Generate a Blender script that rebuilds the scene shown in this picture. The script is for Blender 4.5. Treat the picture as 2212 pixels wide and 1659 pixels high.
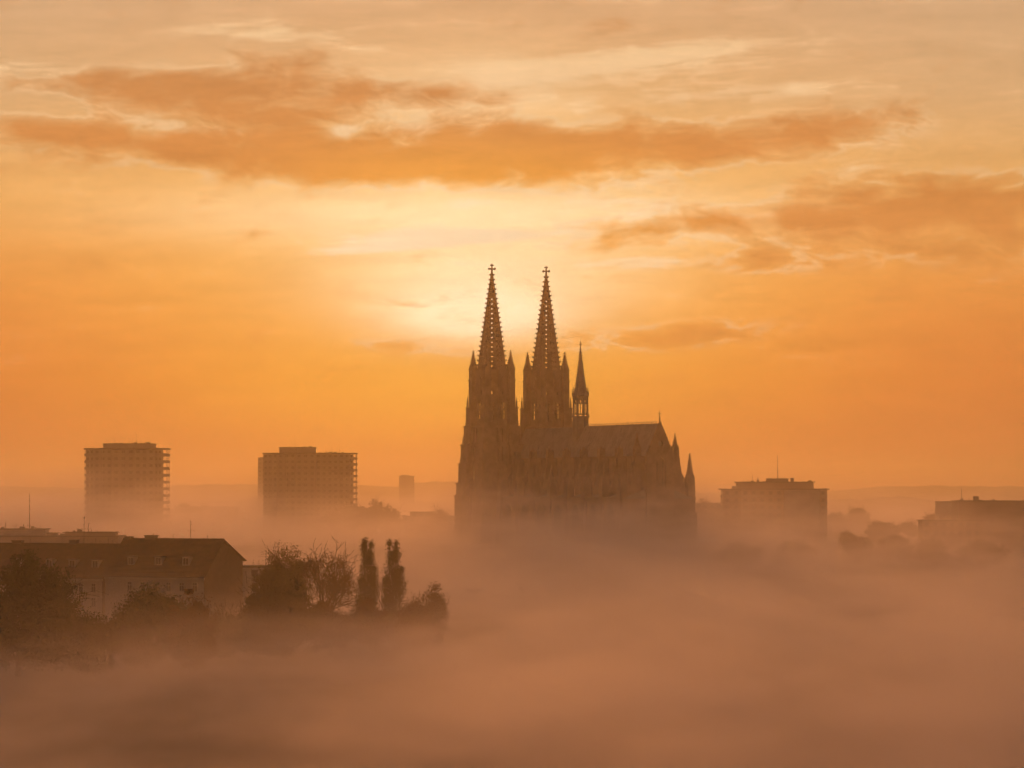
import bpy, bmesh, math, random
from math import radians, sin, cos, pi, tan, atan2, sqrt, exp
from mathutils import Vector, Matrix, noise as mnoise

for o in list(bpy.data.objects):
    bpy.data.objects.remove(o)
scene = bpy.context.scene
COL = scene.collection

# ------------------------------------------------------------------ camera
FPX = 6570.0                 # focal length in pixels of a 2212 px wide picture
CX, HY = 1106.0, 1075.0      # principal column, horizon row in that picture
CAMZ = 27.0
cam = bpy.data.cameras.new('camera')
cam.sensor_width = 36.0
cam.lens = 36.0 * FPX / 2212.0
cam.shift_y = (HY - 829.5) / 2212.0
cam.clip_start = 1.0
cam.clip_end = 40000.0
cam_ob = bpy.data.objects.new('camera', cam)
cam_ob.location = (0, 0, CAMZ)
cam_ob.rotation_euler = (radians(90), 0, 0)
COL.objects.link(cam_ob)
scene.camera = cam_ob

# ------------------------------------------------------------------ node helper
def lin(r, g, b):
    f = lambda c: (c / 255 / 12.92) if c <= 10.3 else ((c / 255 + 0.055) / 1.055) ** 2.4
    return (f(r), f(g), f(b))

class NG:
    def __init__(s, tree):
        s.t = tree; s.n = tree.nodes; s.l = tree.links
    def new(s, kind, **kw):
        nd = s.n.new(kind)
        for k, v in kw.items():
            setattr(nd, k, v)
        return nd
    def put(s, sock, v):
        if hasattr(v, 'is_linked'):
            s.l.new(v, sock)
        elif isinstance(v, (tuple, list)) and len(v) == 3 and len(sock.default_value) == 4:
            sock.default_value = (v[0], v[1], v[2], 1.0)
        else:
            sock.default_value = v
    def m(s, op, a, b=None, c=None, clamp=False):
        nd = s.new('ShaderNodeMath', operation=op, use_clamp=clamp)
        s.put(nd.inputs[0], a)
        if b is not None: s.put(nd.inputs[1], b)
        if c is not None: s.put(nd.inputs[2], c)
        return nd.outputs[0]
    def add(s, a, b): return s.m('ADD', a, b)
    def sub(s, a, b): return s.m('SUBTRACT', a, b)
    def mul(s, a, b): return s.m('MULTIPLY', a, b)
    def div(s, a, b): return s.m('DIVIDE', a, b)
    def step(s, x, lo, hi, a=0.0, b=1.0, smooth=True):
        nd = s.new('ShaderNodeMapRange')
        nd.interpolation_type = 'SMOOTHSTEP' if smooth else 'LINEAR'
        for i, v in enumerate((x, lo, hi, a, b)):
            s.put(nd.inputs[i], v)
        return nd.outputs[0]
    def mixc(s, f, a, b, mode='MIX'):
        nd = s.new('ShaderNodeMix', data_type='RGBA', blend_type=mode)
        nd.clamp_factor = True
        s.put(nd.inputs[0], f); s.put(nd.inputs[6], a); s.put(nd.inputs[7], b)
        return nd.outputs[2]
    def xyz(s, x, y, z):
        nd = s.new('ShaderNodeCombineXYZ')
        s.put(nd.inputs[0], x); s.put(nd.inputs[1], y); s.put(nd.inputs[2], z)
        return nd.outputs[0]
    def noise(s, vec, scale, detail=3.0, rough=0.55, dist=0.0, lac=2.0):
        nd = s.new('ShaderNodeTexNoise')
        s.l.new(vec, nd.inputs['Vector'])
        nd.inputs['Scale'].default_value = scale
        nd.inputs['Detail'].default_value = detail
        nd.inputs['Roughness'].default_value = rough
        nd.inputs['Distortion'].default_value = dist
        nd.inputs['Lacunarity'].default_value = lac
        return nd.outputs[0]
    def ramp(s, f, stops):
        nd = s.new('ShaderNodeValToRGB')
        e = nd.color_ramp.elements
        while len(e) < len(stops): e.new(0.5)
        for i, (p, c) in enumerate(stops):
            e[i].position = p
        for i, (p, c) in enumerate(stops):
            e[i].color = (c[0], c[1], c[2], 1.0)
        s.put(nd.inputs[0], f)
        return nd.outputs[0]

# ------------------------------------------------------------------ sky (world)
SUN_U, SUN_V = -1.12, 3.35            # degrees right of / above the horizon ahead
DEG = 114.67                          # picture pixels per degree
world = bpy.data.worlds.new('World')
scene.world = world
world.use_nodes = True
def build_world():
    g = NG(world.node_tree)
    for nd in list(g.n): g.n.remove(nd)
    out = g.new('ShaderNodeOutputWorld'); bg = g.new('ShaderNodeBackground')
    tc = g.new('ShaderNodeTexCoord')
    sep = g.new('ShaderNodeSeparateXYZ'); g.l.new(tc.outputs['Generated'], sep.inputs[0])
    dx, dy, dz = sep.outputs
    u = g.mul(g.m('ARCTAN2', dx, dy), 180 / pi)
    v = g.mul(g.m('ARCSINE', dz), 180 / pi)
    # clear sky behind the cloud: low sun, dusty air
    sky = g.new('ShaderNodeTexSky', sky_type='NISHITA')
    sky.sun_disc = False
    sky.sun_elevation = radians(SUN_V); sky.sun_rotation = radians(SUN_U)
    sky.dust_density = 4.0; sky.air_density = 2.0; sky.ozone_density = 1.0
    nish = g.mixc(1.0, sky.outputs[0], (0.10, 0.10, 0.10), 'MULTIPLY')
    # veil of thin high cloud, coloured by height above the horizon
    vv = g.step(v, 0.0, 90.0, 0.0, 1.0, smooth=False)
    d = lambda deg: deg / 90.0
    veil = g.ramp(g.m('POWER', vv, 0.5), [(sqrt(max(a, 0) / 90), lin(*c)) for a, c in (
        (0.0, (164, 82, 34)), (0.9, (188, 102, 40)), (2.2, (222, 140, 52)), (3.8, (234, 164, 80)),
        (5.5, (230, 176, 102)), (7.5, (212, 176, 130)), (9.5, (202, 170, 134)),
        (18, (158, 124, 104)), (40, (102, 93, 97)), (90, (76, 80, 100)))])
    # away from the sun's side the veil is dimmer and greyer
    au = g.m('ABSOLUTE', g.sub(u, SUN_U))
    away = g.step(au, 8.0, 120.0)
    red = g.mul(g.step(au, 2.5, 11.0), g.step(v, 6.5, 2.0))
    veil = g.mixc(g.mul(red, 0.6), veil, lin(214, 118, 66))
    veil = g.mixc(away, veil, g.mixc(0.8, veil, lin(64, 57, 64)))
    col = g.mixc(0.9, nish, veil)
    # soft blobs in direction space; a few shared tilted axes keep the graph small
    axes = {}
    def axis(tilt):
        if tilt not in axes:
            t = radians(tilt)
            a = g.add(g.mul(u, cos(t)), g.mul(v, sin(t))) if tilt else u
            b = g.sub(g.mul(v, cos(t)), g.mul(u, sin(t))) if tilt else v
            axes[tilt] = g.xyz(a, b, 0.0)
        return axes[tilt]
    def gauss(px, py, rx, ry, tilt=0, amp=1.0):
        cu, cv = (px - 1106) / DEG, (1075 - py) / DEG
        t = radians(tilt)
        cu, cv = cu * cos(t) + cv * sin(t), cv * cos(t) - cu * sin(t)
        ma = g.new('ShaderNodeVectorMath', operation='MULTIPLY_ADD')
        g.l.new(axis(tilt), ma.inputs[0])
        ma.inputs[1].default_value = (DEG / rx, DEG / ry, 0.0)
        ma.inputs[2].default_value = (-cu * DEG / rx, -cv * DEG / ry, sqrt(max(0.0, -math.log(amp))))
        dt = g.new('ShaderNodeVectorMath', operation='DOT_PRODUCT')
        g.l.new(ma.outputs[0], dt.inputs[0]); g.l.new(ma.outputs[0], dt.inputs[1])
        return g.m('POWER', 0.36788, dt.outputs['Value'])
    def total(lst):
        s_ = None
        for q in lst:
            q = gauss(*q); s_ = q if s_ is None else g.add(s_, q)
        return s_
    # glow round the veiled sun
    glow_wide = total([(1010, 580, 560, 300), ])
    glow_core = total([(1025, 690, 180, 52, 0, .98), (1040, 605, 320, 95, 0, .75), (1010, 465, 600, 70, 0, .6), (1000, 250, 240, 110, 0, .3)])
    amber = total([(960, 860, 520, 130)])
    # wind-drawn cloud texture in direction space, domain-warped twice
    w1 = g.noise(g.xyz(g.mul(u, 0.20), g.mul(v, 0.55), 3.0), 1.3, 3.0, 0.55)
    w2 = g.noise(g.xyz(g.mul(u, 0.5), g.mul(v, 1.1), 9.0), 1.6, 2.0, 0.5)
    uu = g.add(g.mul(u, 0.46), g.add(g.mul(w1, 0.8), g.mul(w2, 0.45)))
    vw = g.add(g.mul(v, 1.0), g.add(g.mul(w1, -0.35), g.mul(w2, 0.35)))
    nA = g.noise(g.xyz(uu, vw, 7.3), 1.75, 8.0, 0.60)
    nB = g.noise(g.xyz(g.add(g.mul(u, 0.26), g.mul(w2, 0.6)), g.add(g.mul(v, 1.35), g.add(g.mul(u, -0.06), g.mul(w1, 0.35))), 1.7), 2.1, 7.0, 0.64)
    dark = total([
        (300, 195, 260, 36, 0, .9), (560, 215, 240, 72, 0), (480, 320, 330, 54, 0, .85), (780, 345, 340, 58, 0), (110, 290, 300, 32, -5, .98),
        (940, 215, 190, 40, 0, .85), (1180, 355, 280, 66, 0), (1000, 290, 180, 40, 0, .6), (1440, 310, 230, 50, 0, .9),
        (1760, 295, 260, 42, 5, .9), (1350, 497, 260, 32, 5, .95), (1800, 470, 270, 60, 5, .95),
        (2120, 470, 300, 84, 5), (1650, 572, 120, 24, 0, .6),
        (1420, 730, 240, 30, 5, .75), (900, 752, 180, 16, -5, .55)])
    wisp = total([
        (620, 82, 270, 24, 0, .85), (1440, 125, 280, 30, 5, .98), (1180, 180, 260, 46, 0, .95), (1560, 215, 240, 26, 5, .75),
        (1010, 508, 330, 20, 0, .98), (900, 530, 300, 14, 5, .9), (1300, 570, 300, 22, 0, .7), (900, 280, 130, 40, -5, .85), (735, 290, 42, 26, 0, .98),
        (40, 160, 130, 20, 0, .7), (420, 285, 180, 30, -5, .9), (1260, 440, 320, 40, 0, .6), (1950, 360, 260, 30, 5, .5)])
    # beyond the part in view the cloud follows the noise alone
    c = g.add(g.sub(g.mul(dark, 0.94), g.mul(wisp, 0.42)), g.mul(g.sub(nA, 0.5), 2.75))
    cd = g.step(c, 0.10, 1.12)
    w = g.add(g.mul(wisp, 0.85), g.mul(g.sub(nB, 0.5), 2.6))
    cw = g.mul(g.step(w, 0.25, 0.95), g.sub(1.0, g.mul(cd, 0.8)))
    rim = g.mul(g.mul(g.step(c, 0.05, 0.25), g.sub(1.0, g.step(c, 0.25, 0.5))), g.step(dark, 0.08, 0.5))
    low = g.step(v, 1.5, 3.5)
    # glow first, cloud over it
    col = g.mixc(g.mul(amber, 0.7), col, lin(250, 178, 46))
    col = g.mixc(g.mul(glow_wide, 0.5), col, lin(255, 210, 104))
    col = g.mixc(g.mul(g.m('MINIMUM', glow_core, 1.0), 0.92), col, tuple(1.3 * q for q in lin(255, 238, 196)))
    light = g.mixc(g.step(glow_wide, 0.05, 0.8), lin(240, 202, 152), lin(254, 230, 188))
    col = g.mixc(g.mul(g.mul(cw, low), 0.95), col, light)
    col = g.mixc(g.mul(g.mul(rim, low), 0.5), col, light)
    dk = g.mixc(g.step(glow_wide, 0.1, 0.9), lin(212, 138, 72), lin(238, 160, 62))
    dk = g.mixc(g.step(v, 6.0, 8.5), dk, lin(200, 137, 82))
    col = g.mixc(g.mul(g.mul(cd, g.step(v, 0.6, 3.0)), 0.95), col, dk)
    # faint banding of the veil everywhere
    col = g.mixc(0.5, col, g.mixc(1.0, col, g.ramp(nB, [(0.3, (.82, .80, .78)), (0.7, (1.16, 1.16, 1.18))]), 'MULTIPLY'))
    g.l.new(col, bg.inputs[0])
    bg.inputs[1].default_value = 1.0
    g.l.new(bg.outputs[0], out.inputs[0])
build_world()
world.cycles.sampling_method = 'MANUAL'
world.cycles.sample_map_resolution = 512

# ------------------------------------------------------------------ sun, low behind thin cloud
sun = bpy.data.lights.new('sun', 'SUN')
sun.energy = 0.54
sun.angle = radians(9.0)
sun.color = (1.0, 0.36, 0.085)
sun_ob = bpy.data.objects.new('sun', sun)
sd = Vector((sin(radians(SUN_U)) * cos(radians(SUN_V)), cos(radians(SUN_U)) * cos(radians(SUN_V)), sin(radians(SUN_V))))
sun_ob.rotation_euler = (-sd).to_track_quat('-Z', 'Y').to_euler()
sun_ob.location = sd * 3000 + Vector((0, 0, 100))
COL.objects.link(sun_ob)

# ------------------------------------------------------------------ render look
scene.view_settings.view_transform = 'Standard'
scene.view_settings.look = 'None'
scene.view_settings.exposure = 0.0
scene.view_settings.gamma = 1.0
cy = scene.cycles
cy.use_denoising = True
cy.max_bounces = 4; cy.diffuse_bounces = 2; cy.glossy_bounces = 1; cy.transmission_bounces = 2
cy.volume_bounces = 2
cy.transparent_max_bounces = 16
cy.volume_step_rate = 1.0
cy.volume_max_steps = 256
cy.use_adaptive_sampling = True
cy.adaptive_threshold = 0.08
cy.adaptive_min_samples = 12

# ------------------------------------------------------------------ placing and building helpers
def at(px, py, D):
    """Point at distance D that the photograph shows at column px, row py."""
    return Vector(((px - CX) / FPX * D, D, CAMZ + (HY - py) / FPX * D))
def height(py, D): return CAMZ + (HY - py) / FPX * D
def sstep(a, b, x):
    t = max(0.0, min(1.0, (x - a) / (b - a))); return t * t * (3 - 2 * t)
def ground_z(x, y):
    return 9.0 * sstep(760, 1120, y) + 14.0 * sstep(1700, 5000, y)

def pbr(name, col, col2=None, rough=0.85, scale=0.3, detail=4.0, spec=0.3, bump=0.0, metallic=0.0):
    m = bpy.data.materials.new(name); m.use_nodes = True
    g = NG(m.node_tree)
    b = m.node_tree.nodes['Principled BSDF']
    b.inputs['Roughness'].default_value = rough
    b.inputs['Metallic'].default_value = metallic
    b.inputs['Specular IOR Level'].default_value = spec
    tc = g.new('ShaderNodeTexCoord')
    n = g.noise(tc.outputs['Object'], scale, detail, 0.6)
    col2 = col2 or tuple(c * 0.65 for c in col)
    g.l.new(g.mixc(g.step(n, 0.35, 0.65), col, col2), b.inputs['Base Color'])
    if bump:
        bp = g.new('ShaderNodeBump'); bp.inputs['Strength'].default_value = bump
        bp.inputs['Distance'].default_value = 0.3
        g.l.new(n, bp.inputs['Height']); g.l.new(bp.outputs[0], b.inputs['Normal'])
    return m
def leaf_mat(name, c1, c2, trans=0.45):
    m = bpy.data.materials.new(name); m.use_nodes = True
    g = NG(m.node_tree)
    for nd in list(g.n): g.n.remove(nd)
    out = g.new('ShaderNodeOutputMaterial')
    tc = g.new('ShaderNodeTexCoord')
    n = g.noise(tc.outputs['Object'], 0.8, 3.0, 0.6)
    c = g.mixc(g.step(n, 0.35, 0.65), c1, c2)
    d = g.new('ShaderNodeBsdfDiffuse'); t = g.new('ShaderNodeBsdfTranslucent')
    g.l.new(c, d.inputs[0]); g.l.new(c, t.inputs[0])
    mx = g.new('ShaderNodeMixShader'); mx.inputs[0].default_value = trans
    g.l.new(d.outputs[0], mx.inputs[1]); g.l.new(t.outputs[0], mx.inputs[2])
    g.l.new(mx.outputs[0], out.inputs[0])
    return m
M = dict(
    stone=pbr('dark_sandstone', (0.33, 0.25, 0.185), (0.22, 0.165, 0.125), scale=0.25, bump=0.3),
    trim=pbr('pale_stone_trim', (0.25, 0.22, 0.18), (0.15, 0.13, 0.11), scale=0.6),
    lead=pbr('lead_roofing', (0.26, 0.27, 0.26), (0.19, 0.195, 0.19), rough=0.6, scale=0.4),
    glass=pbr('dark_glazing', (0.05, 0.05, 0.055), (0.08, 0.08, 0.085), rough=0.15, spec=0.5),
    concrete=pbr('grey_concrete', (0.20, 0.19, 0.175), (0.15, 0.14, 0.13), scale=0.15),
    render_pale=pbr('pale_render', (0.46, 0.43, 0.38), (0.36, 0.33, 0.30), scale=0.2),
    render_warm=pbr('warm_render', (0.22, 0.165, 0.13), (0.17, 0.13, 0.105), scale=0.2),
    tile=pbr('brown_roof_tiles', (0.11, 0.062, 0.042), (0.075, 0.045, 0.034), scale=0.8),
    brick_dark=pbr('dark_brick', (0.15, 0.095, 0.07), (0.115, 0.075, 0.058), scale=0.5),
    bitumen=pbr('flat_roof_felt', (0.08, 0.078, 0.075), (0.06, 0.058, 0.056), scale=0.5),
    metal=pbr('weathered_metal', (0.16, 0.155, 0.15), (0.11, 0.105, 0.10), rough=0.5, metallic=0.6),
    bark=pbr('bark', (0.075, 0.055, 0.04), (0.045, 0.034, 0.026), scale=2.0),
    wood=pbr('painted_wood', (0.5, 0.48, 0.44), (0.42, 0.40, 0.37), scale=1.0),
    ground=pbr('meadow_and_soil', (0.06, 0.065, 0.03), (0.085, 0.07, 0.045), scale=0.02, detail=6.0),
    wooded=pbr('wooded_slope', (0.05, 0.058, 0.03), (0.075, 0.06, 0.032), scale=0.03, detail=6.0),
    leaf_green=leaf_mat('leaves_dull_green', (0.07, 0.085, 0.03), (0.05, 0.06, 0.022)),
    leaf_olive=leaf_mat('leaves_turning_olive', (0.11, 0.095, 0.03), (0.08, 0.07, 0.025)),
    leaf_rust=leaf_mat('leaves_rust', (0.15, 0.07, 0.025), (0.12, 0.065, 0.025)),
)

class MB:
    """Collects faces; build() links them as one mesh object."""
    def __init__(s): s.v = []; s.f = []
    def put(s, vs, fs):
        o = len(s.v); s.v += [tuple(p) for p in vs]; s.f += [tuple(i + o for i in f) for f in fs]
    def box(s, x0, x1, y0, y1, z0, z1):
        s.put([(x, y, z) for z in (z0, z1) for y in (y0, y1) for x in (x0, x1)],
              [(0, 2, 3, 1), (4, 5, 7, 6), (0, 1, 5, 4), (2, 6, 7, 3), (0, 4, 6, 2), (1, 3, 7, 5)])
    def loft(s, rings, cap0=True, cap1=True):
        n = len(rings[0]); vs = [p for r in rings for p in r]; fs = []
        for k in range(len(rings) - 1):
            for i in range(n):
                j = (i + 1) % n
                fs.append((k * n + i, k * n + j, (k + 1) * n + j, (k + 1) * n + i))
        if cap0: fs.append(tuple(range(n - 1, -1, -1)))
        if cap1: fs.append(tuple((len(rings) - 1) * n + i for i in range(n)))
        s.put(vs, fs)
    def prism(s, poly, z0, z1):
        s.loft([[(x, y, z0) for x, y in poly], [(x, y, z1) for x, y in poly]])
    def ngon(s, cx, cy, n, rot, levels, cap0=True):
        """levels = [(z, radius)...] round a vertical axis"""
        rings = [[(cx + r * cos(rot + 2 * pi * i / n), cy + r * sin(rot + 2 * pi * i / n), z) for i in range(n)] for z, r in levels]
        s.loft(rings, cap0)
    def tube(s, a, b, r0, r1, n=6):
        a, b = Vector(a), Vector(b); d = (b - a)
        if d.length < 1e-6: return
        d.normalize()
        p = d.orthogonal().normalized(); q = d.cross(p)
        ring = lambda c, r: [tuple(c + p * (r * cos(2 * pi * i / n)) + q * (r * sin(2 * pi * i / n))) for i in range(n)]
        s.loft([ring(a, r0), ring(b, r1)])
    def panel(s, outer, holes, thick, place):
        """flat wall with openings: outer and holes are (u, w) outlines, place(u, w, d) -> point"""
        loops = [outer] + holes
        from mathutils.geometry import tessellate_polygon
        flat = [p for l in loops for p in l]
        tris = tessellate_polygon([[Vector((p[0], p[1], 0)) for p in l] for l in loops])
        n = len(flat)
        vs = [place(p[0], p[1], 0.0) for p in flat] + [place(p[0], p[1], thick) for p in flat]
        fs = [tuple(t) for t in tris] + [tuple(i + n for i in reversed(t)) for t in tris]
        k = 0
        for l in loops:
            m_ = len(l)
            for i in range(m_):
                j = (i + 1) % m_
                fs.append((k + i, k + j, k + j + n, k + i + n))
            k += m_
        s.put(vs, fs)
    def mesh(s, name, m):
        me = bpy.data.meshes.new(name); me.from_pydata(s.v, [], s.f)
        me.materials.append(m); me.update()
        return me
    def build(s, name, m, parent=None, fix=True):
        me = s.mesh(name, m)
        if fix:
            bm = bmesh.new(); bm.from_mesh(me); bmesh.ops.recalc_face_normals(bm, faces=bm.faces); bm.to_mesh(me); bm.free()
        return link(name, me, parent)
def link(name, me, parent=None, loc=None, rz=0.0):
    o = bpy.data.objects.new(name, me); COL.objects.link(o)
    if parent is not None: o.parent = parent
    if loc is not None: o.location = loc
    if rz: o.rotation_euler[2] = rz
    return o
def tag(o, label, cat, group=None):
    o['label'] = label; o['category'] = cat
    if group: o['group'] = group
    return o
def thing(name, label, cat, loc, rz=0.0, group=None):
    o = link(name, None, None, loc, rz); o.empty_display_size = 1.0
    return tag(o, label, cat, group)
def lancet(cx, z0, z1, w, n=4):
    """outline of a pointed-arch opening"""
    zs = z1 - w * 0.95
    pts = [(cx - w / 2, z0), (cx + w / 2, z0)]
    R = w * 1.05
    for i in range(n):
        t = i / n
        pts.append((cx + w / 2 * cos(t * pi / 2) ** 0.9, zs + (z1 - zs) * sin(t * pi / 2) ** 0.85))
    pts.append((cx, z1))
    for i in range(n - 1, -1, -1):
        t = i / n
        pts.append((cx - w / 2 * cos(t * pi / 2) ** 0.9, zs + (z1 - zs) * sin(t * pi / 2) ** 0.85))
    return pts

# ------------------------------------------------------------------ ground and hills
def heightfield(name, xs, ys, fz, m):
    vs = [(x, y, fz(x, y)) for y in ys for x in xs]
    nx = len(xs)
    fs = [(j * nx + i, j * nx + i + 1, (j + 1) * nx + i + 1, (j + 1) * nx + i) for j in range(len(ys) - 1) for i in range(nx - 1)]
    me = bpy.data.meshes.new(name); me.from_pydata(vs, [], fs); me.materials.append(m)
    for p in me.polygons: p.use_smooth = True
    o = link(name, me); o['kind'] = 'structure'
    return o
gx = [-9500, -6500, -4000, -2000] + [-1500 + 50 * i for i in range(61)] + [2000, 4000, 6500, 9500]
gy = [-380, -290] + [-200 + 50 * i for i in range(61)] + [3200, 3800, 4600, 5600, 8000, 9450]
heightfield('ground', gx, gy, lambda x, y: ground_z(x, y) + 0.8 * mnoise.noise((x / 90, y / 90, 0.3)) - (0.8 if y < 3000 else 0), M['ground'])

def interp(pts, x):
    if x <= pts[0][0]: return pts[0][1]
    for (a, b), (c, d) in zip(pts, pts[1:]):
        if x <= c: return b + (d - b) * (x - a) / (c - a)
    return pts[-1][1]
def hill(D, prof, depth, seed, rough, px0=-900, px1=3100, step=2.6):
    """a wooded ridge: broad slopes with the bumpy outline of tree tops along the crest"""
    xs = []; p = px0
    while p < px1: xs.append(p); p += step if -100 < p < 2350 else step * 8
    rows = [-1.0, -0.6, -0.3, -0.12, 0.0, 0.1, 0.35, 1.0]
    vs = []; nx = len(xs)
    for r in rows:
        for px in xs:
            x = (px - CX) / FPX * D; y = D + r * depth
            top = height(interp(prof, px), D)
            base = ground_z(x, y) - 3
            h = (top - base) * (1 - abs(r) ** 1.6)
            h += rough * (mnoise.fractal((x / 34 + seed, r * 40, seed), 0.7, 2.1, 4) + 0.5 * abs(mnoise.noise((x / 11, seed, r * 9)))) * (1 - abs(r)) ** 0.5
            vs.append((x, y, base + max(h, -2.0)))
    fs = [(j * nx + i, j * nx + i + 1, (j + 1) * nx + i + 1, (j + 1) * nx + i) for j in range(len(rows) - 1) for i in range(nx - 1)]
    me = bpy.data.meshes.new('hill'); me.from_pydata(vs, [], fs); me.materials.append(M['wooded'])
    o = link('hill', me); o['kind'] = 'structure'
hill(6500, [(-900, 1062), (0, 1051), (180, 1055), (330, 1056), (400, 1050), (470, 1047), (545, 1047), (760, 1049), (860, 1052), (893, 1043), (935, 1040), (985, 1043),
            (1200, 1052), (1500, 1064), (1700, 1066), (1800, 1063), (1850, 1057), (1905, 1052), (2000, 1051), (2212, 1053), (3100, 1060)], 1500, 3.1, 4.0)
hill(3600, [(-900, 1078), (0, 1083), (110, 1082), (165, 1092), (260, 1094), (420, 1086), (560, 1080), (760, 1090), (1000, 1092), (1500, 1086), (1800, 1081), (1900, 1080),
            (1925, 1073), (1950, 1075), (1990, 1081), (2060, 1088), (2212, 1092), (3100, 1086)], 500, 8.7, 3.0)

# ------------------------------------------------------------------ cathedral
CZ = 9.4
TH = radians(60)
cath = thing('cathedral', 'dark gothic cathedral with twin openwork spires rising from the fog', 'cathedral', (2.95, 1250, CZ), -TH)
def ch(py, D): return height(py, D) - CZ

def pinnacle(mb, cx, cy, hw, z0, z1, z2, crock=0.18, cross=True):
    """square shaft with gablets and a crocketed spirelet ending in a finial"""
    mb.box(cx - hw, cx + hw, cy - hw, cy + hw, z0, z1)
    mb.box(cx - hw * 1.15, cx + hw * 1.15, cy - hw * 1.15, cy + hw * 1.15, z1 - 0.35, z1 + 0.002)
    for k in range(4):                                    # gablets round the shaft
        a = k * pi / 2; c, s_ = cos(a), sin(a)
        P2 = lambda u, w, d: (cx + c * (hw * 1.08 - d) - s_ * u, cy + s_ * (hw * 1.08 - d) + c * u, w)
        mb.panel([(-hw, z1), (hw, z1), (0, z1 + hw * 1.7)], [], 0.25, P2)
    rr = hw * 1.18
    mb.ngon(cx, cy, 8, pi / 8, [(z1, rr), (z2 - 0.5, 0.12), (z2, 0.08)])
    n = max(4, int((z2 - z1) / 0.9))
    for i in range(1, n):
        t = i / n; r = rr * (1 - t) + 0.12 * t
        for k in range(4):
            a = k * pi / 2 + pi / 4
            x, y, z = cx + cos(a) * (r + crock * .6), cy + sin(a) * (r + crock * .6), z1 + (z2 - .5 - z1) * t
            mb.box(x - crock, x + crock, y - crock, y + crock, z - crock * .7, z + crock * .9)
    if cross: finial(mb, cx, cy, z2, max(0.35, hw * .42))
def finial(mb, cx, cy, z, r):
    mb.ngon(cx, cy, 6, 0, [(z - r * 2.2, r * .25), (z, r * .22), (z + r * .2, 0.05)])
    for zz, rr in ((z - r * 1.3, r), (z - r * .35, r * .5)):
        for k in range(4):
            a = k * pi / 2 + TH
            x, y = cx + cos(a) * rr * .6, cy + sin(a) * rr * .6
            mb.ngon(x, y, 6, 0, [(zz - r * .3, r * .12), (zz, r * .48), (zz + r * .28, r * .12)])
        mb.ngon(cx, cy, 8, 0, [(zz - r * .35, r * .2), (zz, rr * .75), (zz + r * .35, r * .2)])

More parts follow.
